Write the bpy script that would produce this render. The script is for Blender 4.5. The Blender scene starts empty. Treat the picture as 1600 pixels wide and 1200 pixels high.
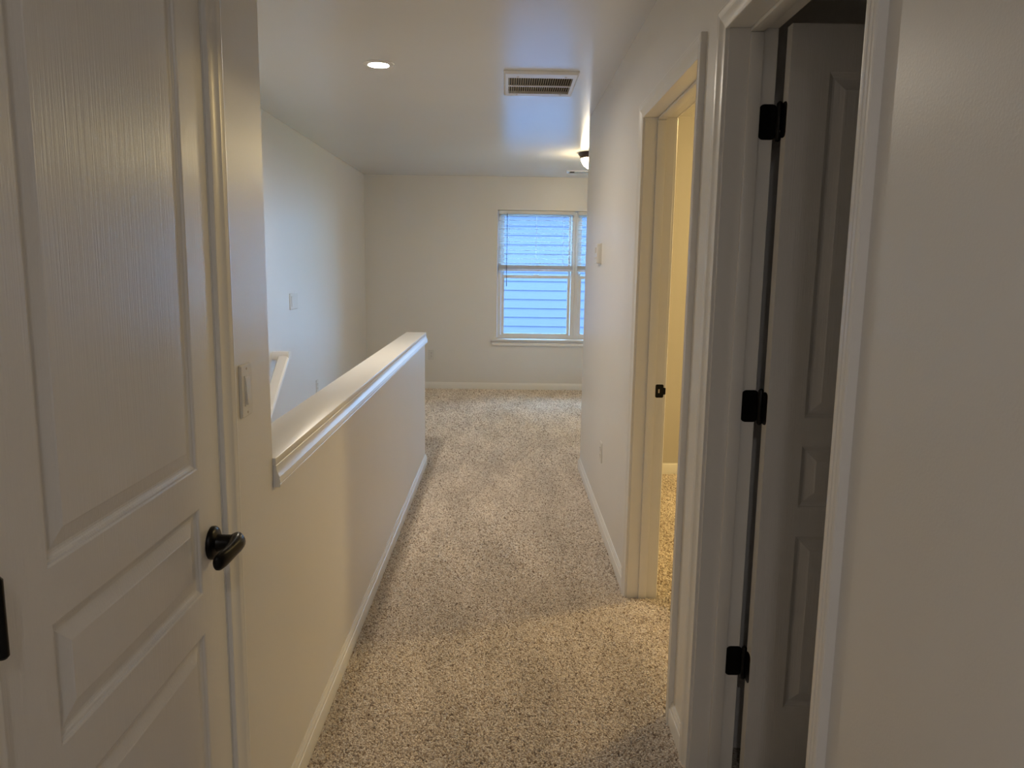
import bpy, bmesh, math, random
from mathutils import Matrix, Vector
random.seed(7)
PI = math.pi
S = bpy.context.scene
C = S.collection

# ------------------------------------------------------------------ camera
EYE = Vector((0.0, 0.0, 1.447))
F_PX, YAW, PITCH, ROLL = 1197.0, math.radians(0.566), math.radians(-8.801), math.radians(0.852)
fw = Vector((math.sin(YAW)*math.cos(PITCH), math.cos(YAW)*math.cos(PITCH), math.sin(PITCH)))
rt = fw.cross(Vector((0, 0, 1))).normalized()
up = rt.cross(fw)
rt, up = rt*math.cos(ROLL)+up*math.sin(ROLL), up*math.cos(ROLL)-rt*math.sin(ROLL)
cd = bpy.data.cameras.new('camera')
cd.sensor_fit = 'HORIZONTAL'; cd.sensor_width = 36.0; cd.lens = 36.0*F_PX/1600.0
cd.clip_start = 0.02; cd.clip_end = 200
co = bpy.data.objects.new('camera', cd); C.objects.link(co)
co.matrix_world = Matrix(((rt.x, up.x, -fw.x, EYE.x), (rt.y, up.y, -fw.y, EYE.y), (rt.z, up.z, -fw.z, EYE.z), (0, 0, 0, 1)))
S.camera = co

# ------------------------------------------------------------------ world, exposure, lamp strengths
SKY = (0.25, 0.56, 1.0); SKY_STRENGTH = 17.5
DOWNLIGHT = ((1.0, 0.88, 0.72), 715.0)
FLUSH = ((1.0, 0.81, 0.47), 67.0)
FILL_DOWNLIGHT = ((1.0, 0.94, 0.90), 230.0)  # added fill lamp behind the viewer, lifts the near walls
ROOM_LAMP = ((1.0, 0.73, 0.31), 150.0)
w = bpy.data.worlds.new('sky'); S.world = w; w.use_nodes = True
bg = w.node_tree.nodes['Background']
bg.inputs[0].default_value = (*SKY, 1); bg.inputs[1].default_value = SKY_STRENGTH
S.view_settings.view_transform = 'Standard'; S.view_settings.look = 'None'
S.view_settings.gamma = 1.0; S.view_settings.use_curve_mapping = False
S.view_settings.exposure = 0.30

# ------------------------------------------------------------------ materials
def new_mat(name):
    m = bpy.data.materials.new(name); m.use_nodes = True
    nt = m.node_tree
    return m, nt, nt.nodes['Principled BSDF']

def paint(name, col, rough, bump_scale=None, bump_dist=0.0004, spec=0.5, bump_strength=1.0, detail=3, var=0.03, stretch=None):
    m, nt, b = new_mat(name)
    N, Lk = nt.nodes.new, nt.links.new
    tc = N('ShaderNodeTexCoord')
    n0 = N('ShaderNodeTexNoise'); n0.inputs['Scale'].default_value = 1.7; n0.inputs['Detail'].default_value = 4
    Lk(tc.outputs['Object'], n0.inputs['Vector'])
    mx = N('ShaderNodeMix'); mx.data_type = 'RGBA'
    mx.inputs[6].default_value = (*[c*(1-var) for c in col], 1); mx.inputs[7].default_value = (*[min(1, c*(1+var)) for c in col], 1)
    Lk(n0.outputs['Fac'], mx.inputs[0]); Lk(mx.outputs[2], b.inputs['Base Color'])
    b.inputs['Roughness'].default_value = rough
    b.inputs['Specular IOR Level'].default_value = spec
    if bump_scale:
        n1 = N('ShaderNodeTexNoise'); n1.inputs['Scale'].default_value = bump_scale; n1.inputs['Detail'].default_value = detail
        if stretch:
            mp = N('ShaderNodeMapping'); mp.inputs['Scale'].default_value = stretch
            Lk(tc.outputs['Object'], mp.inputs['Vector']); Lk(mp.outputs['Vector'], n1.inputs['Vector'])
        else:
            Lk(tc.outputs['Object'], n1.inputs['Vector'])
        bp = N('ShaderNodeBump'); bp.inputs['Strength'].default_value = bump_strength; bp.inputs['Distance'].default_value = bump_dist
        Lk(n1.outputs['Fac'], bp.inputs['Height']); Lk(bp.outputs['Normal'], b.inputs['Normal'])
    return m

def emitter(name, col, strength):
    m, nt, b = new_mat(name)
    b.inputs['Base Color'].default_value = (0.8, 0.8, 0.8, 1)
    b.inputs['Emission Color'].default_value = (*col, 1); b.inputs['Emission Strength'].default_value = strength
    b.inputs['Roughness'].default_value = 0.3
    return m

M = {}
M['wall'] = paint('wall_paint', (0.80, 0.78, 0.75), 0.36, 240, 0.00022, 0.5)
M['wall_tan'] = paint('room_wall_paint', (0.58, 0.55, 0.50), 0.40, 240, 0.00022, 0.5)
M['ceiling'] = paint('ceiling_paint', (0.77, 0.76, 0.745), 0.21, 120, 0.00005, 0.75)
M['trim'] = paint('trim_paint', (0.85, 0.835, 0.81), 0.31, 60, 0.0002, 0.5)
M['door'] = paint('door_paint_grain', (0.81, 0.79, 0.765), 0.30, 1.0, 0.0007, 0.5, 1.0, 4, 0.02, (320, 320, 7))
M['black'] = paint('black_bronze', (0.004, 0.0038, 0.0036), 0.30, 300, 0.00005, 0.2)
M['bronze'] = paint('dark_bronze', (0.035, 0.02, 0.014), 0.35, 300, 0.0001, 0.5)
M['plate'] = paint('white_plastic', (0.74, 0.72, 0.68), 0.30, None)
M['vent_white'] = paint('vent_enamel', (0.80, 0.80, 0.80), 0.35, None)
M['vent_slat'] = paint('vent_slat_enamel', (0.62, 0.56, 0.47), 0.5, None)
M['vent_dark'] = paint('shade_and_lever_dark', (0.03, 0.026, 0.022), 0.8, None)  # near-black stands in for shade in ducts and slots; also the damper lever
M['vinyl'] = paint('window_vinyl', (0.80, 0.80, 0.80), 0.35, None)
M['slat'] = paint('blind_slat', (0.78, 0.78, 0.77), 0.45, None)
M['brass'] = paint('strike_metal', (0.55, 0.5, 0.42), 0.3, None); M['brass'].node_tree.nodes['Principled BSDF'].inputs['Metallic'].default_value = 1
M['siding'] = paint('siding_paint', (0.080, 0.064, 0.096), 0.6, 40, 0.001)
M['roof'] = paint('roof_shingle', (0.10, 0.10, 0.105), 0.9, 60, 0.004)
M['grass'] = paint('lawn', (0.09, 0.13, 0.05), 0.95, 30, 0.02, var=0.3)
M['lens'] = emitter('downlight_lens', *DOWNLIGHT)
M['lens_fill'] = emitter('fill_downlight_lens', *FILL_DOWNLIGHT)
M['bowl'] = emitter('lamp_bowl', *FLUSH)
M['bowl_room'] = emitter('room_lamp_bowl', *ROOM_LAMP)

def glass_mat():
    m = bpy.data.materials.new('window_glass'); m.use_nodes = True
    nt = m.node_tree; nt.nodes.clear()
    o = nt.nodes.new('ShaderNodeOutputMaterial'); mx = nt.nodes.new('ShaderNodeMixShader')
    t = nt.nodes.new('ShaderNodeBsdfTransparent'); t.inputs[0].default_value = (0.94, 0.97, 0.97, 1)
    g = nt.nodes.new('ShaderNodeBsdfGlossy'); g.inputs['Roughness'].default_value = 0.02
    f = nt.nodes.new('ShaderNodeFresnel'); f.inputs[0].default_value = 1.25
    nt.links.new(f.outputs[0], mx.inputs[0]); nt.links.new(t.outputs[0], mx.inputs[1]); nt.links.new(g.outputs[0], mx.inputs[2])
    nt.links.new(mx.outputs[0], o.inputs[0])
    return m
M['glass'] = glass_mat()

CARPET_RAMP = [(0.0, (0.36, 0.28, 0.22)), (0.14, (0.56, 0.465, 0.375)), (0.40, (0.76, 0.665, 0.565)), (0.75, (0.85, 0.765, 0.67)), (1.0, (0.91, 0.84, 0.76))]
def carpet(name, fibre, tone=1.0):
    m, nt, b = new_mat(name)
    N, Lk = nt.nodes.new, nt.links.new
    rp = N('ShaderNodeValToRGB'); el = rp.color_ramp.elements
    while len(el) < len(CARPET_RAMP): el.new(0.5)
    for e, (p, c) in zip(el, CARPET_RAMP): e.position = p; e.color = (*[v*tone for v in c], 1)
    geo = N('ShaderNodeNewGeometry')
    big = N('ShaderNodeTexNoise'); big.inputs['Scale'].default_value = 2.2; big.inputs['Detail'].default_value = 3
    mp = N('ShaderNodeMapping'); mp.inputs['Scale'].default_value = (2.4, 0.7, 1)
    Lk(geo.outputs['Position'], mp.inputs['Vector']); Lk(mp.outputs['Vector'], big.inputs['Vector'])
    br = N('ShaderNodeMapRange'); br.inputs['From Min'].default_value = 0.3; br.inputs['From Max'].default_value = 0.7
    br.inputs['To Min'].default_value = 0.88; br.inputs['To Max'].default_value = 1.12
    Lk(big.outputs['Fac'], br.inputs['Value'])
    if fibre:
        oi = N('ShaderNodeObjectInfo'); Lk(oi.outputs['Random'], rp.inputs['Fac'])
    else:
        n = N('ShaderNodeTexNoise'); n.inputs['Scale'].default_value = 160; n.inputs['Detail'].default_value = 2
        mr = N('ShaderNodeMapRange'); mr.inputs['From Min'].default_value = 0.3; mr.inputs['From Max'].default_value = 0.7
        Lk(geo.outputs['Position'], n.inputs['Vector']); Lk(n.outputs['Fac'], mr.inputs['Value']); Lk(mr.outputs['Result'], rp.inputs['Fac'])
        bp = N('ShaderNodeBump'); bp.inputs['Distance'].default_value = 0.006; Lk(n.outputs['Fac'], bp.inputs['Height']); Lk(bp.outputs['Normal'], b.inputs['Normal'])
    mul = N('ShaderNodeVectorMath'); mul.operation = 'SCALE'
    Lk(rp.outputs['Color'], mul.inputs[0]); Lk(br.outputs['Result'], mul.inputs['Scale']); Lk(mul.outputs['Vector'], b.inputs['Base Color'])
    b.inputs['Roughness'].default_value = 0.95; b.inputs['Specular IOR Level'].default_value = 0.1
    return m
M['carpet'] = carpet('carpet_base', False, 0.62)  # shade between the tufts is put into this darker backing tone
M['fibre'] = carpet('carpet_fibre', True)

# ------------------------------------------------------------------ builders
def tag(o, label, cat=None, group=None, kind=None):
    o['label'] = label
    if cat: o['category'] = cat
    if group: o['group'] = group
    if kind: o['kind'] = kind
    return o
def empty(name, loc=(0, 0, 0), rz=0.0):
    o = bpy.data.objects.new(name, None); C.objects.link(o); o.location = loc; o.rotation_euler = (0, 0, rz)
    o.empty_display_size = 0.05
    return o
def link(name, me, mat, parent=None):
    if mat and not me.materials: me.materials.append(M[mat])
    o = bpy.data.objects.new(name, me); C.objects.link(o)
    if parent is not None: o.parent = parent
    return o
def from_bm(name, bm, mat, parent=None, smooth=None):
    bmesh.ops.recalc_face_normals(bm, faces=bm.faces)
    me = bpy.data.meshes.new(name); bm.to_mesh(me); bm.free()
    if smooth is not None:
        for p in me.polygons: p.use_smooth = True
        me.set_sharp_from_angle(angle=math.radians(smooth))
    return link(name, me, mat, parent)
def box_bm(bm, a, b):
    vs = [bm.verts.new((x, y, z)) for x in (a[0], b[0]) for y in (a[1], b[1]) for z in (a[2], b[2])]
    for f in ((0, 1, 3, 2), (4, 6, 7, 5), (0, 4, 5, 1), (2, 3, 7, 6), (0, 2, 6, 4), (1, 5, 7, 3)):
        bm.faces.new([vs[i] for i in f])
def box(name, a, b, mat, parent=None, bevel=0.0, seg=2):
    bm = bmesh.new(); box_bm(bm, a, b)
    if bevel: bmesh.ops.bevel(bm, geom=list(bm.edges), offset=bevel, segments=seg, profile=0.5, affect='EDGES')
    return from_bm(name, bm, mat, parent, 40 if bevel else None)
def boxes(name, lst, mat, parent=None):
    bm = bmesh.new()
    for a, b in lst: box_bm(bm, a, b)
    return from_bm(name, bm, mat, parent)
def loft(name, rings, mat, parent=None, caps=True, closed=True, smooth=35):
    bm = bmesh.new(); R = [[bm.verts.new(p) for p in r] for r in rings]; n = len(rings[0])
    for a, b in zip(R, R[1:]):
        for i in range(n if closed else n-1):
            bm.faces.new((a[i], a[(i+1) % n], b[(i+1) % n], b[i]))
    if caps: bm.faces.new(R[0][::-1]); bm.faces.new(R[-1])
    return from_bm(name, bm, mat, parent, smooth)
def lathe(name, prof, mat, parent=None, centre=(0, 0, 0), n=40, smooth=35, axis='Z', caps=True):
    rings = []
    for r, h in prof:
        ring = []
        for k in range(n):
            c, s = math.cos(2*PI*k/n)*r, math.sin(2*PI*k/n)*r
            p = (c, s, h) if axis == 'Z' else ((h, c, s) if axis == 'X' else (c, h, s))
            ring.append((centre[0]+p[0], centre[1]+p[1], centre[2]+p[2]))
        rings.append(ring)
    return loft(name, rings, mat, parent, caps=caps, smooth=smooth)
def struct(o, label, cat):
    return tag(o, label, cat, kind='structure')

# ------------------------------------------------------------------ layout (metres; camera stands at the origin, hall runs along +y)
XR, XL = 0.553, -0.572           # faces of the right and the left hall wall
XR2, XL2 = 0.678, -0.687         # their far faces
XS = -1.625                      # stair wall face
YF, YF2 = 8.94, 9.10             # far wall
H = 2.44; FZ = -0.008            # ceiling, carpet backing
YC = 1.85                        # corner where the left wall drops to a half wall
YH = 5.447                       # end of the half wall
YE = 5.40                        # end of the right wall
YB = -1.3
DL = (0.812, 1.508)               # left door opening (y)
D1 = (2.324, 3.21)               # open doorway to the yellow room
D2 = (1.245, 2.032)              # doorway of the dark room
DH = 2.045                       # head height of the openings
WX = (-0.10, 1.70); WZ = (0.595, 2.07)   # window opening
LOW = -2.85

# ------------------------------------------------------------------ structure
struct(boxes('wall_left', [((XL2, YB, FZ), (XL, DL[0]-0.02, H)), ((XL2, DL[0]-0.02, DH+0.02), (XL, DL[1]+0.02, H)), ((XL2, DL[1]+0.02, FZ), (XL, YC, H))], 'wall'),
       'satin greige wall on the left holding the closed panel door', 'wall')
struct(boxes('wall_right', [((XR, YB, FZ), (XR2, D2[0]-0.02, H)), ((XR, D2[0]-0.02, DH+0.02), (XR2, D2[1]+0.02, H)), ((XR, D2[1]+0.02, FZ), (XR2, D1[0]-0.02, H)),
                            ((XR, D1[0]-0.02, DH+0.02), (XR2, D1[1]+0.02, H)), ((XR, D1[1]+0.02, FZ), (XR2, YE, H))], 'wall'),
       'satin greige hall wall on the right with two doorways', 'wall')
struct(boxes('wall_half', [((XL2, YC, LOW), (XL, YH, 0.948))], 'wall'), 'low greige half wall between the hall and the stairwell', 'wall')
struct(boxes('wall_stairs', [((XS-0.12, YB, LOW), (XS, YF2, H))], 'wall'), 'long wall beyond the stairwell lit blue by the window', 'wall')
struct(boxes('wall_stairwell_near', [((XS, YC-0.115, LOW), (XL2, YC, H))], 'wall'), 'wall closing the near end of the stairwell', 'wall')
struct(boxes('wall_far', [((XS, YF, -3.0), (WX[0], YF2, H)), ((WX[0], YF, -3.0), (WX[1], YF2, WZ[0])), ((WX[0], YF, WZ[1]), (WX[1], YF2, H)), ((WX[1], YF, -3.0), (4.4, YF2, H))], 'wall'),
       'far end wall of the loft holding the window', 'wall')
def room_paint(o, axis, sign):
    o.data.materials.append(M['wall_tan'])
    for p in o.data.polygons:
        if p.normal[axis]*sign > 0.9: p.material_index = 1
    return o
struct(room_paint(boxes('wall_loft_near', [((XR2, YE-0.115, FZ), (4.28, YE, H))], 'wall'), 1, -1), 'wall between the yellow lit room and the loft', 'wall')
struct(boxes('wall_rooms_right', [((4.28, YE-0.115, FZ), (4.4, YF, H))], 'wall'), 'outer wall on the far right side of the loft', 'wall')
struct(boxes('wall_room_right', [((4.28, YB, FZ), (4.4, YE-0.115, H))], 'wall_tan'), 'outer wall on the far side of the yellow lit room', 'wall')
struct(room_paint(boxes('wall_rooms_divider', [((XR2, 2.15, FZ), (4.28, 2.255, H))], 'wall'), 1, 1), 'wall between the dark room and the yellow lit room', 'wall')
struct(boxes('wall_dark_room', [((2.3, YB, FZ), (2.4, 2.15, H))], 'wall'), 'back wall of the dark room', 'wall')
struct(boxes('wall_back', [((XS-0.12, YB-0.1, FZ), (4.4, YB, H))], 'wall'), 'end wall of the hall behind the viewer', 'wall')
struct(boxes('ceiling', [((XS-0.12, YB-0.1, H), (4.4, YF2, H+0.1))], 'ceiling'), 'flat satin ceiling over the hall, stairwell and loft', 'ceiling')
struct(boxes('floor', [((XL, YC, -0.25), (4.4, YH, FZ)), ((XS-0.12, YB-0.1, -0.25), (4.4, YC, FZ)), ((XS-0.12, YH, -0.25), (4.4, YF, FZ))], 'carpet'),
       'beige speckled carpet backing over the hall, loft and rooms', 'floor')
struct(boxes('floor_lower', [((XS-0.12, YC-0.5, LOW-0.1), (XL2+0.1, YF, LOW))], 'carpet'), 'carpeted floor at the foot of the stairs', 'floor')

# stairs going down towards the viewer behind the half wall
st = empty('stairs', (XS, YH, 0)); struct(st, 'carpeted stairs descending behind the half wall', 'stairs')
RISE, RUN, NST = 0.19, 0.255, 14
me = None
for k in range(NST):
    if me is None:
        o = box('step', (0.0, -RUN-0.0, -RISE*1.6), (XL2-XS, 0.0, 0.0), 'carpet', st, 0.012); me = o.data
    else:
        o = link('step', me, None, st)
    o.location = (0, -RUN*k, -RISE*(k+1))

# ------------------------------------------------------------------ mouldings
CASING = [(0, 0), (0, .0075), (.0015, .0088), (.005, .0090), (.012, .0097), (.019, .0115), (.026, .0143), (.0305, .0168), (.0325, .0155), (.0355, .0160), (.038, .0170), (.045, .0178), (.0475, .0166), (.050, .0176), (.055, .0172), (.057, .015), (.057, 0)]
BASE = [(0, 0), (.0135, 0), (.0135, .058), (.0125, .0605), (.0100, .062), (.0105, .066), (.0085, .072), (.0055, .076), (.0050, .081), (.0035, .083), (0, .083)]

def casing_leg(parent, x, sx, y_in, sy, z0, z1):
    """vertical casing on a wall face x (normal sx along x), inner edge at y_in growing sy, mitred at z1"""
    a = [(x+sx*t, y_in+sy*u, z0) for u, t in CASING]; b = [(x+sx*t, y_in+sy*u, z1+u) for u, t in CASING]
    return loft('casing', [a, b], 'trim', parent, smooth=16)
def casing_head(parent, x, sx, y0, y1, z1):
    a = [(x+sx*t, y0-u, z1+u) for u, t in CASING]; b = [(x+sx*t, y1+u, z1+u) for u, t in CASING]
    return loft('casing', [a, b], 'trim', parent, smooth=16)
def baseboard(name, label, runs):
    """runs: list of (p0, p1, normal, extend0, extend1); mitre extension is +1 outside corner, -1 inside, 0 butt"""
    e = []
    for p0, p1, nrm, m0, m1 in runs:
        p0, p1, nrm = Vector((*p0, 0)), Vector((*p1, 0)), Vector((*nrm, 0))
        d = (p1-p0).normalized()
        a = [p0+nrm*t-d*(t*m0)+Vector((0, 0, FZ+z)) for t, z in BASE]; b = [p1+nrm*t+d*(t*m1)+Vector((0, 0, FZ+z)) for t, z in BASE]
        e.append([a, b])
    bm = bmesh.new()
    for a, b in e:
        A = [bm.verts.new(p) for p in a]; B = [bm.verts.new(p) for p in b]; n = len(A)
        for i in range(n): bm.faces.new((A[i], A[(i+1) % n], B[(i+1) % n], B[i]))
        bm.faces.new(A[::-1]); bm.faces.new(B)
    o = from_bm(name, bm, 'trim', None, 30)
    return struct(o, label, 'baseboard')

CW = 0.062   # casing width with its reveal
baseboard('baseboard_left', 'white baseboard along the foot of the half wall', [((XL, DL[1]+CW), (XL, YH), (1, 0), 0, 1), ((XL, YH), (XL2, YH), (0, 1), 1, 1)])
baseboard('baseboard_left_near', 'white baseboard left of the closed panel door', [((XL, YB), (XL, DL[0]-CW), (1, 0), 0, 0)])
baseboard('baseboard_right', 'white baseboard along the right wall past the yellow doorway', [((XR, D1[1]+CW), (XR, YE), (-1, 0), 0, 1), ((XR, YE), (4.28, YE), (0, 1), 1, -1)])
baseboard('baseboard_right_middle', 'short white baseboard piece between the two doorways', [((XR, D2[1]+CW), (XR, D1[0]-CW), (-1, 0), 0, 0)])
baseboard('baseboard_right_near', 'white baseboard on the right wall nearest the viewer', [((XR, YB), (XR, D2[0]-CW), (-1, 0), 0, 0)])
baseboard('baseboard_far', 'white baseboard along the far wall under the window', [((XS, YF), (4.28, YF), (0, -1), -1, -1)])
baseboard('baseboard_stairs', 'white baseboard on the stair wall in the loft', [((XS, YH), (XS, YF), (1, 0), 0, -1)])
baseboard('baseboard_room', 'yellow lit baseboard on the back wall of the yellow room', [((XR2, YE-0.115), (4.28, YE-0.115), (0, -1), -1, -1)])
baseboard('baseboard_room_side', 'baseboard on the side wall of the yellow room', [((4.28, 2.255), (4.28, YE-0.115), (-1, 0), -1, -1)])

# half wall cap: board plus casing apron with its thick edge down, returned round the far end
cap = empty('trim_1', (0, 0, 0)); struct(cap, 'white painted cap and moulding on top of the half wall', 'trim')
box('cap_board', (XL2-0.016, YC, 0.948), (XL+0.0085, YH+0.0085, 0.967), 'trim', cap, 0.0025)
AP = [(0.957-u*0.985, t) for u, t in CASING]
loft('apron_moulding', [[(XL+t, YC+0.001, z-0.009) for z, t in AP], [(XL+t, YH+t, z-0.009) for z, t in AP]], 'trim', cap, smooth=16)
loft('apron_moulding', [[(XL+t, YH+t, z-0.009) for z, t in AP], [(XL2-t, YH+t, z-0.009) for z, t in AP]], 'trim', cap, smooth=16)
loft('apron_moulding', [[(XL2-t, YH+t, z-0.009) for z, t in AP], [(XL2-t, YC+0.001, z-0.009) for z, t in AP]], 'trim', cap, smooth=16)

# ------------------------------------------------------------------ doors
PROF = [(0.0, 0.0), (.003, .0015), (.0045, .0045), (.008, .0058), (.010, .0075), (.013, .0085), (.017, .0085), (.040, .0022), (.042, .0012)]
PANELS = [(0.235, 0.735), (0.815, 0.985), (1.060, 1.930)]
def door_leaf(parent, wd, ht, th=0.035, stile=0.108, z0=0.012):
    """leaf in local x (0..wd), faces at y=0 (front, normal -y) and y=th; panels are sub-parts"""
    x0, x1 = stile, wd-stile
    zs = [z0]+[v for p in PANELS for v in p]+[ht]
    bm = bmesh.new()
    def q(a, b, c, d): bm.faces.new([bm.verts.new(p) for p in (a, b, c, d)])
    for y in (0.0, th):
        q((0, y, z0), (x0, y, z0), (x0, y, ht), (0, y, ht)); q((x1, y, z0), (wd, y, z0), (wd, y, ht), (x1, y, ht))
        for i in range(0, len(zs), 2): q((x0, y, zs[i]), (x1, y, zs[i]), (x1, y, zs[i+1]), (x0, y, zs[i+1]))
    for xa in (0, wd): q((xa, 0, z0), (xa, th, z0), (xa, th, ht), (xa, 0, ht))
    for za in (z0, ht): q((0, 0, za), (wd, 0, za), (wd, th, za), (0, th, za))
    bmesh.ops.remove_doubles(bm, verts=bm.verts, dist=1e-5)
    leaf = from_bm('door_leaf', bm, 'door', parent)
    for a, b in PANELS:
        pb = bmesh.new()
        for y, s in ((0.0, 1), (th, -1)):
            R = [[pb.verts.new(p) for p in ((x0+u, y+s*d, a+u), (x1-u, y+s*d, a+u), (x1-u, y+s*d, b-u), (x0+u, y+s*d, b-u))] for u, d in PROF]
            for A, B in zip(R, R[1:]):
                for i in range(4): pb.faces.new((A[i], A[(i+1) % 4], B[(i+1) % 4], B[i]) if s > 0 else (B[i], B[(i+1) % 4], A[(i+1) % 4], A[i]))
            pb.faces.new(R[-1] if s > 0 else R[-1][::-1])
        me = bpy.data.meshes.new('panel'); pb.to_mesh(me); pb.free()
        link('panel', me, 'door', leaf)
    return leaf
def jamb(parent, x0, x1, y0, y1, stop_x):
    """three jamb boards (20 mm) lining an opening in a wall spanning x0..x1, with a stop strip from stop_x[0] to stop_x[1]"""
    box('jamb', (x0, y0-0.02, FZ), (x1, y0, DH), 'trim', parent, 0.001, 1)
    box('jamb', (x0, y1, FZ), (x1, y1+0.02, DH), 'trim', parent, 0.001, 1)
    box('jamb', (x0, y0-0.02, DH), (x1, y1+0.02, DH+0.02), 'trim', parent, 0.001, 1)
    s0, s1 = stop_x
    box('door_stop', (s0, y0, FZ), (s1, y0+0.011, DH-0.011), 'trim', parent, 0.003)
    box('door_stop', (s0, y1-0.011, FZ), (s1, y1, DH-0.011), 'trim', parent, 0.003)
    box('door_stop', (s0, y0, DH-0.011), (s1, y1, DH), 'trim', parent, 0.003)
def casings(parent, x, sx, y0, y1):
    casing_leg(parent, x, sx, y0-0.005, -1, FZ, DH-0.006+0.005)
    casing_leg(parent, x, sx, y1+0.005, 1, FZ, DH-0.006+0.005)
    casing_head(parent, x, sx, y0-0.005, y1+0.005, DH-0.001)

# door_1: the closed panel door on the left, hinged on the near side, opening into the hall
d = empty('door_1'); struct(d, 'closed white panel door with a black lever on the left', 'door')
jamb(d, XL2, XL, DL[0], DL[1], (XL-0.075, XL-0.036)); casings(d, XL, 1, DL[0], DL[1])
lf = door_leaf(d, DL[1]-DL[0]-0.006, 2.038)
lf.location = (XL-0.001, DL[0]+0.003, 0); lf.rotation_euler = (0, 0, PI/2)   # local +x -> +y, front (-y) -> +x
def knuckle(parent, x, y, z, r=0.0075, hh=0.09):
    return lathe('hinge', [(0.001, -hh/2-0.004), (r*0.7, -hh/2-0.003), (r, -hh/2), (r, hh/2), (r*0.7, hh/2+0.003), (0.001, hh/2+0.004)], 'black', parent, (x, y, z), 20)
for z in (0.27, 1.047, 1.84): knuckle(d, XL+0.0085, DL[0]+0.001, z)
LY, LZ = 1.449, 0.898
hd = empty('door_handle', (XL-0.001, LY, LZ)); hd.parent = d
lathe('rose', [(0.033, 0.0), (0.033, 0.005), (0.031, 0.0085), (0.026, 0.011), (0.0185, 0.013), (0.0165, 0.018), (0.0165, 0.040)], 'black', hd, (0, 0, 0), 36, 40, 'X')
rings = []
for y, xx, zz, rx, rz in ((0.0185, .047, .001, .005, .009), (0.0165, .047, .001, .012, .0165), (0.007, .048, .001, .0165, .0185), (-0.010, .050, .0, .0150, .0180), (-0.028, .0505, -.002, .0115, .0165),
                          (-0.048, .0485, -.005, .0105, .0165), (-0.064, .0455, -.007, .0105, .0175), (-0.078, .0425, -.008, .0095, .017), (-0.086, .041, -.008, .007, .0135), (-0.0895, .040, -.008, .003, .007)):
    rings.append([(xx+rx*math.cos(2*PI*k/20), y, zz+rz*math.sin(2*PI*k/20)) for k in range(20)])
loft('lever', rings, 'black', hd, smooth=50)

# door_2: dark room doorway, leaf open at a right angle into the room, hinged on the far jamb
d = empty('door_2'); struct(d, 'dark doorway on the right with an open panel door on black hinges', 'door')
jamb(d, XR, XR2, D2[0], D2[1], (XR+0.052, XR+0.086)); casings(d, XR, -1, D2[0], D2[1])
lf = door_leaf(d, 0.762, 2.041, stile=0.099); lf.location = (0.692, 1.975, 0)
def rounded(pts_w, pts_h, r, n=5):
    out = []
    for cx, cy, a0 in ((pts_w-r, pts_h-r, 0), (r-pts_w, pts_h-r, PI/2), (r-pts_w, r-pts_h, PI), (pts_w-r, r-pts_h, 1.5*PI)):
        for k in range(n): a = a0+PI/2*k/(n-1); out.append((cx+r*math.cos(a), cy+r*math.sin(a)))
    return out
for z in (0.344, 1.081, 1.818):
    hg = empty('hinge', (0, 0, z)); hg.parent = d
    P = rounded(0.0225, 0.0435, 0.012)
    loft('hinge_leaf', [[(0.6625+a, 2.0295, b) for a, b in P], [(0.6625+a, 2.0325, b) for a, b in P]], 'black', hg)
    P = rounded(0.0165, 0.0435, 0.012)
    loft('hinge_leaf', [[(0.6935, 1.995+a, b) for a, b in P], [(0.6905, 1.995+a, b) for a, b in P]], 'black', hg)
    lathe('hinge_pin', [(0.001, -0.050), (0.005, -0.048), (0.0078, -0.044), (0.0078, 0.044), (0.005, 0.048), (0.001, 0.05)], 'black', hg, (0.688, 2.0205, 0), 16)

# door_3: the doorway of the yellow lit room, its leaf swung out of sight
d = empty('door_3'); struct(d, 'open doorway on the right glowing yellow from the room', 'door')
jamb(d, XR, XR2, D1[0], D1[1], (XR+0.050, XR+0.086)); casings(d, XR, -1, D1[0], D1[1]); casings(d, XR2, 1, D1[0], D1[1])
sp = empty('strike_plate', (0.659, D1[1], 0.928)); sp.parent = d
P = rounded(0.017, 0.0285, 0.006)
loft('plate', [[(a, -0.0016, b) for a, b in P], [(a, 0.0005, b) for a, b in P]], 'black', sp)
loft('lip', [[(0.014, -0.0016, -.016), (0.014, -0.0016, .016), (0.014, 0.0005, .016), (0.014, 0.0005, -.016)], [(0.0235, -0.003, -.014), (0.0235, -0.003, .014), (0.0235, -0.001, .014), (0.0235, -0.001, -.014)], [(0.0265, -0.0005, -.013), (0.0265, -0.0005, .013), (0.025, 0.001, .013), (0.025, 0.001, -.013)]], 'black', sp)
box('latch_hole', (-0.0055, -0.0022, -0.008), (0.0005, -0.0014, 0.008), 'brass', sp, 0.0004, 1)
for z in (-0.022, 0.022): lathe('screw', [(0.0035, -0.0016), (0.0035, -0.0022), (0.001, -0.0026)], 'black', sp, (-0.001, 0, z), 14, axis='Y')

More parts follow.
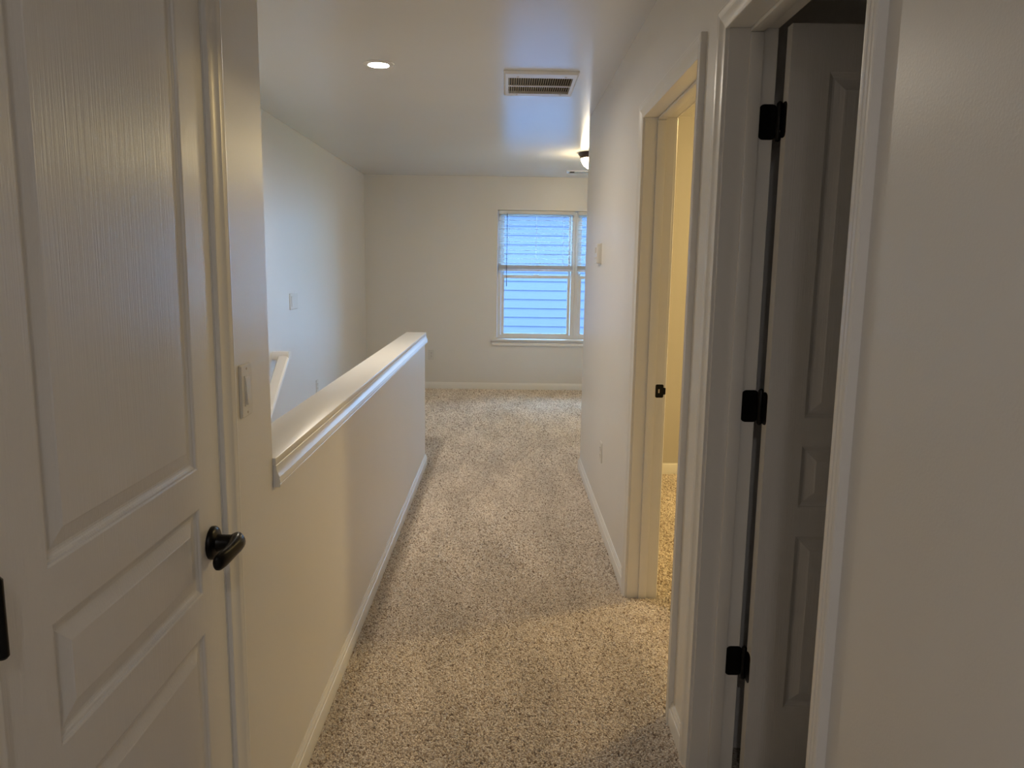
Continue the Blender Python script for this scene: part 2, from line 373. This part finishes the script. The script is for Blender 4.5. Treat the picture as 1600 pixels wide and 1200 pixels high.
# ------------------------------------------------------------------ window
win = empty('window_1', (0, 0, 0)); struct(win, 'twin white double hung window in the far wall', 'window')
XM = (WX[0]+WX[1])/2
def frame_rect(name, x0, x1, z0, z1, t, y0, y1, parent, tb=None, tt=None):
    """four mitred members as one rectangular frame"""
    tb = t if tb is None else tb; tt = t if tt is None else tt
    bm = bmesh.new()
    O = [(x0, z0), (x1, z0), (x1, z1), (x0, z1)]; I = [(x0+t, z0+tb), (x1-t, z0+tb), (x1-t, z1-tt), (x0+t, z1-tt)]
    V = {}
    for nm, ring in (('O', O), ('I', I)):
        for y in (y0, y1): V[nm, y] = [bm.verts.new((p[0], y, p[1])) for p in ring]
    for i in range(4):
        j = (i+1) % 4
        bm.faces.new((V['O', y0][i], V['O', y0][j], V['I', y0][j], V['I', y0][i])); bm.faces.new((V['O', y1][j], V['O', y1][i], V['I', y1][i], V['I', y1][j]))
        bm.faces.new((V['O', y0][j], V['O', y0][i], V['O', y1][i], V['O', y1][j])); bm.faces.new((V['I', y0][i], V['I', y0][j], V['I', y1][j], V['I', y1][i]))
    bmesh.ops.bevel(bm, geom=list(bm.edges), offset=0.0025, segments=2, affect='EDGES')
    return from_bm(name, bm, 'vinyl', parent, 35)
for x0, x1 in ((WX[0], XM), (XM, WX[1])):
    frame_rect('frame', x0+0.002, x1, WZ[0]+0.002, WZ[1]-0.002, 0.042, 9.025, YF2+0.01, win)
    zm = 1.318
    lo = frame_rect('sash', x0+0.046, x1-0.046, WZ[0]+0.020, zm+0.018, 0.034, 9.032, 9.058, win, 0.040, 0.036)
    box('pane', (x0+0.078, 9.043, WZ[0]+0.058), (x1-0.078, 9.047, zm-0.016), 'glass', lo)
    upr = frame_rect('sash', x0+0.046, x1-0.046, zm-0.012, WZ[1]-0.030, 0.030, 9.062, 9.088, win)
    box('pane', (x0+0.074, 9.073, zm+0.016), (x1-0.074, 9.077, WZ[1]-0.058), 'glass', upr)
    box('sash_lock', ((x0+x1)/2-0.03, 9.035, zm+0.018), ((x0+x1)/2+0.03, 9.056, zm+0.028), 'vinyl', lo, 0.003)
box('window_sill', (WX[0]-0.068, YF-0.042, 0.575), (WX[1]+0.068, 9.027, 0.597), 'trim', win, 0.004)
loft('window_apron', [[(WX[0]-0.052, YF-t, 0.575-u) for u, t in CASING], [(WX[1]+0.052, YF-t, 0.575-u) for u, t in CASING]], 'trim', win, smooth=30)

# blinds, raised to the meeting rail; slats open
def blind(x0, x1, label, wand):
    b = empty('window_blind', ((x0+x1)/2, 8.985, 1.385)); tag(b, label, 'blind', 'blinds on the twin window')
    L = (x1-x0)/2; T = 2.066-1.385
    box('head_rail', (-L, -0.025, T-0.038), (L, 0.025, T), 'slat', b, 0.003)
    box('valance', (-L-0.003, -0.034, T-0.040), (L+0.003, -0.027, T), 'slat', b, 0.002)
    box('bottom_rail', (-L, -0.025, 0.0), (L, 0.025, 0.016), 'slat', b, 0.003)
    me = None
    zs = [0.0185+0.0044*k for k in range(11)]+[0.088+0.0485*k for k in range(12)]
    for k, z in enumerate(zs):
        if me is None:
            pr = [(-0.025, 0), (-0.013, .0016), (0, .0022), (0.013, .0016), (0.025, 0), (0.025, .0028), (0.013, .0044), (0, .005), (-0.013, .0044), (-0.025, .0028)]
            pr = [(y, zz*0.85) for y, zz in pr]
            s = loft('slat', [[(-L+0.002, y, zz) for y, zz in pr], [(L-0.002, y, zz) for y, zz in pr]], 'slat', b, smooth=50); me = s.data
        else:
            s = link('slat', me, None, b)
        s.location = (0, 0, z); s.rotation_euler = (math.radians(random.uniform(-1, 1) if k < 11 else random.uniform(-3.5, -1.5)), 0, 0)
    for x in (-L+0.12, 0.0, L-0.12):
        for y in (-0.0265, 0.0265):
            lathe('ladder_cord', [(0.0009, 0.005), (0.0009, T-0.035)], 'slat', b, (x, y, 0), 8)
    if wand:
        lathe('tilt_wand', [(0.003, T-0.86), (0.0045, T-0.855), (0.0045, T-0.80), (0.0035, T-0.78), (0.0035, T-0.05), (0.002, T-0.03)], 'bronze', b, (-L+0.095, -0.043, 0), 10)
    return b
blind(WX[0]+0.012, XM-0.024, 'white slatted blind with a tilt wand on the left window unit', True)
blind(XM+0.024, WX[1]-0.012, 'white slatted blind on the right window unit partly hidden by the wall', True)

# ------------------------------------------------------------------ ceiling fixtures
def downlight(loc, label, lens='lens'):
    dl = empty('recessed_downlight', loc); tag(dl, label, 'downlight')
    lathe('trim_ring', [(0.0495, -0.0004), (0.0515, -0.0085), (0.0555, -0.0095), (0.066, -0.0075), (0.077, -0.0035), (0.0785, -0.0003), (0.0775, 0.0)], 'vent_white', dl, n=56, caps=False)
    lathe('lens', [(0.0495, -0.0006), (0.0485, -0.0022), (0.036, -0.0026), (0.018, -0.0028), (0.002, -0.0028)], lens, dl, n=48)
downlight((-0.655, 4.06, H), 'lit round recessed downlight in the ceiling above the stairwell')
downlight((0.0, -0.75, H), 'added unseen fill downlight in the hall ceiling behind the viewer', 'lens_fill')  # added out of view to brighten the near hall

def flush_lamp(loc, label, mat, r=0.155):
    fl = empty('ceiling_lamp', loc); tag(fl, label, 'lamp')
    lathe('canopy', [(r*0.6, 0), (r*1.10, -0.002), (r*1.12, -0.010), (r*1.05, -0.022), (r*1.0, -0.034), (r*0.99, -0.048), (r*0.96, -0.050)], 'bronze', fl, n=56)
    lathe('glass_bowl', [(r*0.955, -0.049), (r*0.95, -0.056), (r*0.90, -0.078), (r*0.80, -0.102), (r*0.64, -0.124), (r*0.42, -0.141), (r*0.2, -0.149), (0.012, -0.151)], mat, fl, n=56)
    lathe('finial', [(0.012, -0.149), (0.014, -0.155), (0.008, -0.162), (0.010, -0.170), (0.002, -0.176)], 'bronze', fl, n=20)
    return fl
flush_lamp((0.80, 7.02, H), 'bronze flush ceiling lamp with lit bowl, half hidden at the loft corner', 'bowl')
flush_lamp((2.5, 3.95, H), 'lit bronze bowl ceiling lamp inside the yellow room', 'bowl_room')

# return air grille
VX, VY = (-0.026, 0.367), (4.145, 4.685)
va = empty('air_vent', ((VX[0]+VX[1])/2, (VY[0]+VY[1])/2, H)); tag(va, 'white return air grille with two rows of slats on the ceiling', 'vent')
hx, hy = (VX[1]-VX[0])/2, (VY[1]-VY[0])/2
ix, iy0, iy1 = 0.171, -hy+0.095, hy-0.075
bm = bmesh.new()
rings = [[(-hx, -hy, 0), (hx, -hy, 0), (hx, hy, 0), (-hx, hy, 0)], [(-hx, -hy, -0.004), (hx, -hy, -0.004), (hx, hy, -0.004), (-hx, hy, -0.004)],
         [(-hx+0.010, -hy+0.012, -0.016), (hx-0.010, -hy+0.012, -0.016), (hx-0.010, hy-0.012, -0.016), (-hx+0.010, hy-0.012, -0.016)],
         [(-ix, iy0, -0.016), (ix, iy0, -0.016), (ix, iy1, -0.016), (-ix, iy1, -0.016)], [(-ix, iy0, -0.001), (ix, iy0, -0.001), (ix, iy1, -0.001), (-ix, iy1, -0.001)]]
R = [[bm.verts.new(p) for p in r] for r in rings]
for a, b in zip(R, R[1:]):
    for i in range(4): bm.faces.new((a[i], a[(i+1) % 4], b[(i+1) % 4], b[i]))
from_bm('frame', bm, 'vent_white', va)
box('duct_shade_sheet', (-ix, iy0, -0.0012), (ix, iy1, -0.0005), 'vent_dark', va)  # flat dark sheet, its colour stands in for the shaded duct
ym = (iy0+iy1)/2+0.004
box('centre_bar', (-ix, ym-0.009, -0.0165), (ix, ym+0.009, -0.010), 'vent_white', va, 0.001, 1)
n = 28; me = None
for k in range(n):
    x = -ix+2*ix*(k+0.5)/n
    for ya, yb in ((iy0, ym-0.009), (ym+0.009, iy1)):
        # blades leaning, open towards the viewer's left
        pr = [(-0.0034, -0.0150), (-0.0024, -0.0157), (0.0034, -0.0040), (0.0024, -0.0033)]
        ln = yb-ya; key = round(ln, 4)
        o = loft('slat', [[(px, 0, pz) for px, pz in pr], [(px, ln, pz) for px, pz in pr]], 'vent_slat', va, smooth=None) if k == 0 else link('slat', cache[key], None, va)
        if k == 0:
            cache = globals().get('cache', {}); cache[key] = o.data
        o.location = (x, ya, 0)
for sx in (-0.62, 0.66):
    for sy in (iy0-0.03, iy1+0.022): lathe('screw', [(0.006, -0.0158), (0.006, -0.0175), (0.003, -0.0188), (0.001, -0.019)], 'vent_slat', va, (sx*hx, sy, 0), 14)

# supply register by the far wall
rg = empty('ceiling_register', (0.80, 8.36, H)); tag(rg, 'thin white supply register on the loft ceiling above the window', 'vent')
bm = bmesh.new()
rings = [[(-.175, -.085, 0), (.175, -.085, 0), (.175, .085, 0), (-.175, .085, 0)], [(-.172, -.082, -.010), (.172, -.082, -.010), (.172, .082, -.010), (-.172, .082, -.010)],
         [(-.15, -.055, -.014), (.15, -.055, -.014), (.15, .055, -.014), (-.15, .055, -.014)], [(-.15, -.055, -.001), (.15, -.055, -.001), (.15, .055, -.001), (-.15, .055, -.001)]]
R = [[bm.verts.new(p) for p in r] for r in rings]
for a, b in zip(R, R[1:]):
    for i in range(4): bm.faces.new((a[i], a[(i+1) % 4], b[(i+1) % 4], b[i]))
from_bm('frame', bm, 'vent_white', rg)
box('duct_shade_sheet', (-.15, -.055, -.0012), (.15, .055, -.0005), 'vent_dark', rg)  # dark sheet in place of the shaded duct behind the slats
for k in range(9):
    y = -.05+.0125*k
    loft('slat', [[(-.15, y+a, z) for a, z in ((0, -.013), (.0015, -.013), (.009, -.003), (.0075, -.003))], [(.15, y+a, z) for a, z in ((0, -.013), (.0015, -.013), (.009, -.003), (.0075, -.003))]], 'vent_white', rg, smooth=None)
box('damper_lever', (-.142, -.075, -.022), (-.095, -.060, -.011), 'vent_dark', rg, 0.002)

# ------------------------------------------------------------------ wall plates; built facing -y at the origin, then turned
def plate(name, label, cat, loc, rz, wd=0.070, ht=0.117, kind='rocker', gangs=1):
    p = empty(name, loc, rz); tag(p, label, cat)
    P0 = rounded(wd/2, ht/2, 0.004, 4); P1 = rounded(wd/2-0.003, ht/2-0.003, 0.003, 4)
    loft('cover_plate', [[(a, 0, b) for a, b in P0], [(a, -0.0025, b) for a, b in P0], [(a, -0.0062, b) for a, b in P1]], 'plate', p)
    if kind == 'blank':
        Q = rounded(wd/2-0.034, ht/2-0.022, 0.002, 3)
        loft('inset_face', [[(a, -0.0062, b) for a, b in Q], [(a*0.985, -0.0095, b*0.985) for a, b in Q]], 'plate', p, smooth=None)
    for g in range(gangs):
        gx = (g-(gangs-1)/2)*0.046
        if kind == 'rocker':
            frame = rounded(0.0168, 0.0335, 0.001, 3)
            loft('switch_surround', [[(gx+a, -0.0062, b) for a, b in frame], [(gx+a, -0.0078, b) for a, b in frame]], 'plate', p)
            loft('rocker', [[(gx-0.0135, -0.0078, -0.030), (gx+0.0155, -0.0078, -0.030), (gx+0.0155, -0.0078, 0.030), (gx-0.0135, -0.0078, 0.030)],
                            [(gx-0.0130, -0.0128, -0.0295), (gx+0.0150, -0.0128, -0.0295), (gx+0.0150, -0.0085, 0.0295), (gx-0.0130, -0.0085, 0.0295)]], 'plate', p, smooth=None)
        elif kind == 'outlet':
            for s in (-1, 1):
                f = lathe('receptacle', [(0.0165, -0.0062), (0.0165, -0.0078), (0.0155, -0.0085), (0.001, -0.0085)], 'plate', p, (gx, 0, s*0.0195), 28, axis='Y')
                for hx_, hw in ((-0.0062, 0.0011), (0.0062, 0.0011)):
                    box('slot', (gx+hx_-hw, -0.0089, s*0.0195+0.001), (gx+hx_+hw, -0.0084, s*0.0195+0.009), 'vent_dark', f)
                lathe('ground_hole', [(0.0024, -0.0084), (0.0024, -0.0089)], 'vent_dark', f, (gx, 0, s*0.0195-0.006), 12, axis='Y')
        for z in ((-0.0485, 0.0485) if kind == 'rocker' else (0.0,)):
            lathe('screw', [(0.0030, -0.0062), (0.0030, -0.0070), (0.001, -0.0074)], 'vent_slat', p, (gx, 0, z), 12, axis='Y')
    return p
plate('light_switch', 'white rocker light switch beside the closed panel door', 'switch', (XL, 1.668, 1.167), PI/2)
plate('wall_plate', 'wide white wall plate with a flat inset face on the stair wall', 'wall plate', (XS, 5.905, 1.152), PI/2, 0.215, 0.124, 'blank', 0)
plate('wall_outlet', 'white outlet plate low on the stair wall above the cap', 'outlet', (XS, 6.57, 0.385), PI/2, kind='outlet')
plate('wall_outlet', 'white outlet on the far wall left of the window', 'outlet', (-0.862, YF, 0.40), 0, kind='outlet')
plate('wall_outlet', 'white outlet low on the right wall below the thermostat', 'outlet', (XR, 4.215, 0.412), -PI/2, kind='outlet')

th = empty('thermostat', (XR, 4.565, 1.522), -PI/2); tag(th, 'small white box thermostat on the right wall near the window', 'thermostat')
P0 = rounded(0.064, 0.060, 0.006, 4); P1 = rounded(0.060, 0.056, 0.006, 4)
loft('base_plate', [[(a, 0, b) for a, b in P0], [(a, -0.006, b) for a, b in P0]], 'plate', th)
loft('housing', [[(a, -0.006, b) for a, b in P1], [(a, -0.022, b) for a, b in P1], [(a*0.95, -0.027, b*0.95) for a, b in P1]], 'plate', th)
box('display', (-0.034, -0.0275, 0.004), (0.034, -0.0265, 0.036), 'vent_slat', th, 0.0003, 1)
for x in (-0.018, 0.018): box('button', (x-0.008, -0.0295, -0.030), (x+0.008, -0.0265, -0.018), 'plate', th, 0.001, 1)

# ------------------------------------------------------------------ stair handrail on the stair wall, returned to the wall at its top
hr = empty('handrail', (XS, 5.36, 0.80)); tag(hr, 'white painted stair handrail on the stair wall, seen past the door wall', 'handrail')
SL = RISE/RUN; LEN = 3.3
RAIL = [(-.027, -.030), (.027, -.030), (.030, -.010), (.029, .014), (.022, .026), (.0, .030), (-.022, .026), (-.029, .014), (-.030, -.010)]
cx = 0.078
RAIL = [(a*1.3, b) for a, b in RAIL]
loft('rail', [[(cx+a, -a*0.0, b) for a, b in RAIL], [(cx+a, -LEN, b-LEN*SL) for a, b in RAIL]], 'trim', hr, smooth=40)
loft('rail_return', [[(0.0, 0.0+a, b) for a, b in RAIL], [(cx+0.038, 0.0+a, b) for a, b in RAIL]], 'trim', hr, smooth=40)
for y in (-0.22, -1.3, -2.4):
    br = empty('bracket', (0, y, y*SL)); br.parent = hr
    lathe('mount', [(0.026, 0), (0.026, 0.004), (0.018, 0.008), (0.008, 0.010)], 'vent_slat', br, (0, 0, -0.085), 24, axis='X')
    loft('arm', [[(x+0.006*math.sin(t)*math.cos(2*PI*k/10), 0.006*math.sin(2*PI*k/10), z+0.006*math.cos(t)*math.cos(2*PI*k/10)) for k in range(10)]
                 for x, z, t in ((0.004, -.085, 0.0), (0.04, -.085, 0.0), (0.062, -.078, -.6), (0.073, -.06, -1.2), (0.075, -.028, -1.57))], 'vent_slat', br, smooth=60)

# ------------------------------------------------------------------ outdoors: the neighbouring house and the ground
struct(boxes('ground', [((-40, YF2, -3.3), (40, 60, -3.0))], 'grass'), 'lawn between the houses outside the window', 'ground')
nh = empty('neighbouring_house', (0, 14.0, -3.0)); tag(nh, 'neighbouring house with pale blue lap siding seen through the window', 'house')
NX0, NX1, NT = -9.0, 2.6, 2.6
box('wall_sheathing', (NX0, 0.03, 0.0), (NX1, 8.0, NT+3.0), 'siding', nh)
EXP = 0.163; zb = 1.008+3.0
k0 = -int((zb-0.05)/EXP); k1 = int((NT+3.0-zb)/EXP); me = None
for k in range(k0, k1):
    if me is None:
        pr = [(-0.004, 0), (0.003, 0), (0.030, EXP+0.02), (0.025, EXP+0.02)]
        o = loft('siding_board', [[(NX0, a, z) for a, z in pr], [(NX1-0.1, a, z) for a, z in pr]], 'siding', nh, smooth=None); me = o.data
    else:
        o = link('siding_board', me, None, nh)
    o.location = (0, 0, zb+EXP*k)
box('corner_board', (NX1-0.1, -0.018, 0.0), (NX1+0.02, 0.10, NT+3.0), 'siding', nh, 0.004)
loft('roof', [[(x, -0.45, NT+3.0) for x in (NX0-0.4, NX1+0.4)]+[(x, -0.45, NT+3.2) for x in (NX1+0.4, NX0-0.4)], [(x, 4.0, NT+4.5) for x in (NX0-0.4, NX1+0.4)]+[(x, 4.0, NT+4.7) for x in (NX1+0.4, NX0-0.4)],
              [(x, 8.45, NT+3.0) for x in (NX0-0.4, NX1+0.4)]+[(x, 8.45, NT+3.2) for x in (NX1+0.4, NX0-0.4)]], 'roof', nh, smooth=None)

# ------------------------------------------------------------------ carpet pile: tufts standing on the backing
regions = [((-0.56, 1.2), (0.545, 3.4), 58000, 1.0), ((-0.56, 3.4), (0.545, 5.45), 30000, 1.3), ((XS+0.015, 5.45), (2.4, 6.6), 15000, 1.6), ((XS+0.015, 6.6), (2.4, YF-0.015), 9000, 2.0), ((-0.56, 0.2), (0.545, 1.2), 40000, 1.15),
           ((0.545, 2.33), (0.70, 3.2), 45000, 1.15), ((0.70, 2.27), (2.6, 5.27), 20000, 1.5)]
vs, fs = [], []
for (x0, y0), (x1, y1), dn, sz in regions:
    i = len(vs); vs += [(x0, y0, FZ), (x1, y0, FZ), (x1, y1, FZ), (x0, y1, FZ)]; fs.append((i, i+1, i+2, i+3))
me = bpy.data.meshes.new('carpet_pile'); me.from_pydata(vs, [], fs)
for nm, ix_ in (('tuft_density', 2), ('tuft_size', 3)):
    at = me.attributes.new(nm, 'FLOAT', 'FACE')
    for i, r in enumerate(regions): at.data[i].value = r[ix_]
pile = link('carpet_pile', me, 'fibre'); tag(pile, 'short beige and brown speckled carpet pile', 'carpet', kind='stuff')
ng = bpy.data.node_groups.new('carpet_pile', 'GeometryNodeTree')
ng.interface.new_socket('Geometry', in_out='INPUT', socket_type='NodeSocketGeometry')
ng.interface.new_socket('Geometry', in_out='OUTPUT', socket_type='NodeSocketGeometry')
N, Lk = ng.nodes.new, ng.links.new
gi, go = N('NodeGroupInput'), N('NodeGroupOutput')
ds = N('GeometryNodeDistributePointsOnFaces'); ds.distribute_method = 'RANDOM'
na = N('GeometryNodeInputNamedAttribute'); na.data_type = 'FLOAT'; na.inputs['Name'].default_value = 'tuft_density'
Lk(gi.outputs[0], ds.inputs['Mesh']); Lk(na.outputs['Attribute'], ds.inputs['Density'])
cn = N('GeometryNodeMeshCone'); cn.inputs['Vertices'].default_value = 6; cn.inputs['Radius Top'].default_value = 0.0025; cn.inputs['Radius Bottom'].default_value = 0.0033; cn.inputs['Depth'].default_value = 0.0082
io = N('GeometryNodeInstanceOnPoints')
Lk(ds.outputs['Points'], io.inputs['Points']); Lk(cn.outputs['Mesh'], io.inputs['Instance'])
rr = N('FunctionNodeRandomValue'); rr.data_type = 'FLOAT_VECTOR'; rr.inputs[0].default_value = (-0.75, -0.75, 0); rr.inputs[1].default_value = (0.75, 0.75, 6.28)
e2r = N('FunctionNodeEulerToRotation'); Lk(rr.outputs[0], e2r.inputs[0]); Lk(e2r.outputs[0], io.inputs['Rotation'])
rs = N('FunctionNodeRandomValue'); rs.data_type = 'FLOAT'; rs.inputs[2].default_value = 0.7; rs.inputs[3].default_value = 1.25
nb = N('GeometryNodeInputNamedAttribute'); nb.data_type = 'FLOAT'; nb.inputs['Name'].default_value = 'tuft_size'
mu = N('ShaderNodeMath'); mu.operation = 'MULTIPLY'; Lk(rs.outputs[1], mu.inputs[0]); Lk(nb.outputs['Attribute'], mu.inputs[1])
cb = N('ShaderNodeCombineXYZ'); Lk(mu.outputs[0], cb.inputs[0]); Lk(mu.outputs[0], cb.inputs[1]); Lk(rs.outputs[1], cb.inputs[2]); Lk(cb.outputs[0], io.inputs['Scale'])
sm = N('GeometryNodeSetMaterial'); sm.inputs['Material'].default_value = M['fibre']
Lk(io.outputs['Instances'], sm.inputs['Geometry']); Lk(sm.outputs[0], go.inputs[0])
md = pile.modifiers.new('pile', 'NODES'); md.node_group = ng
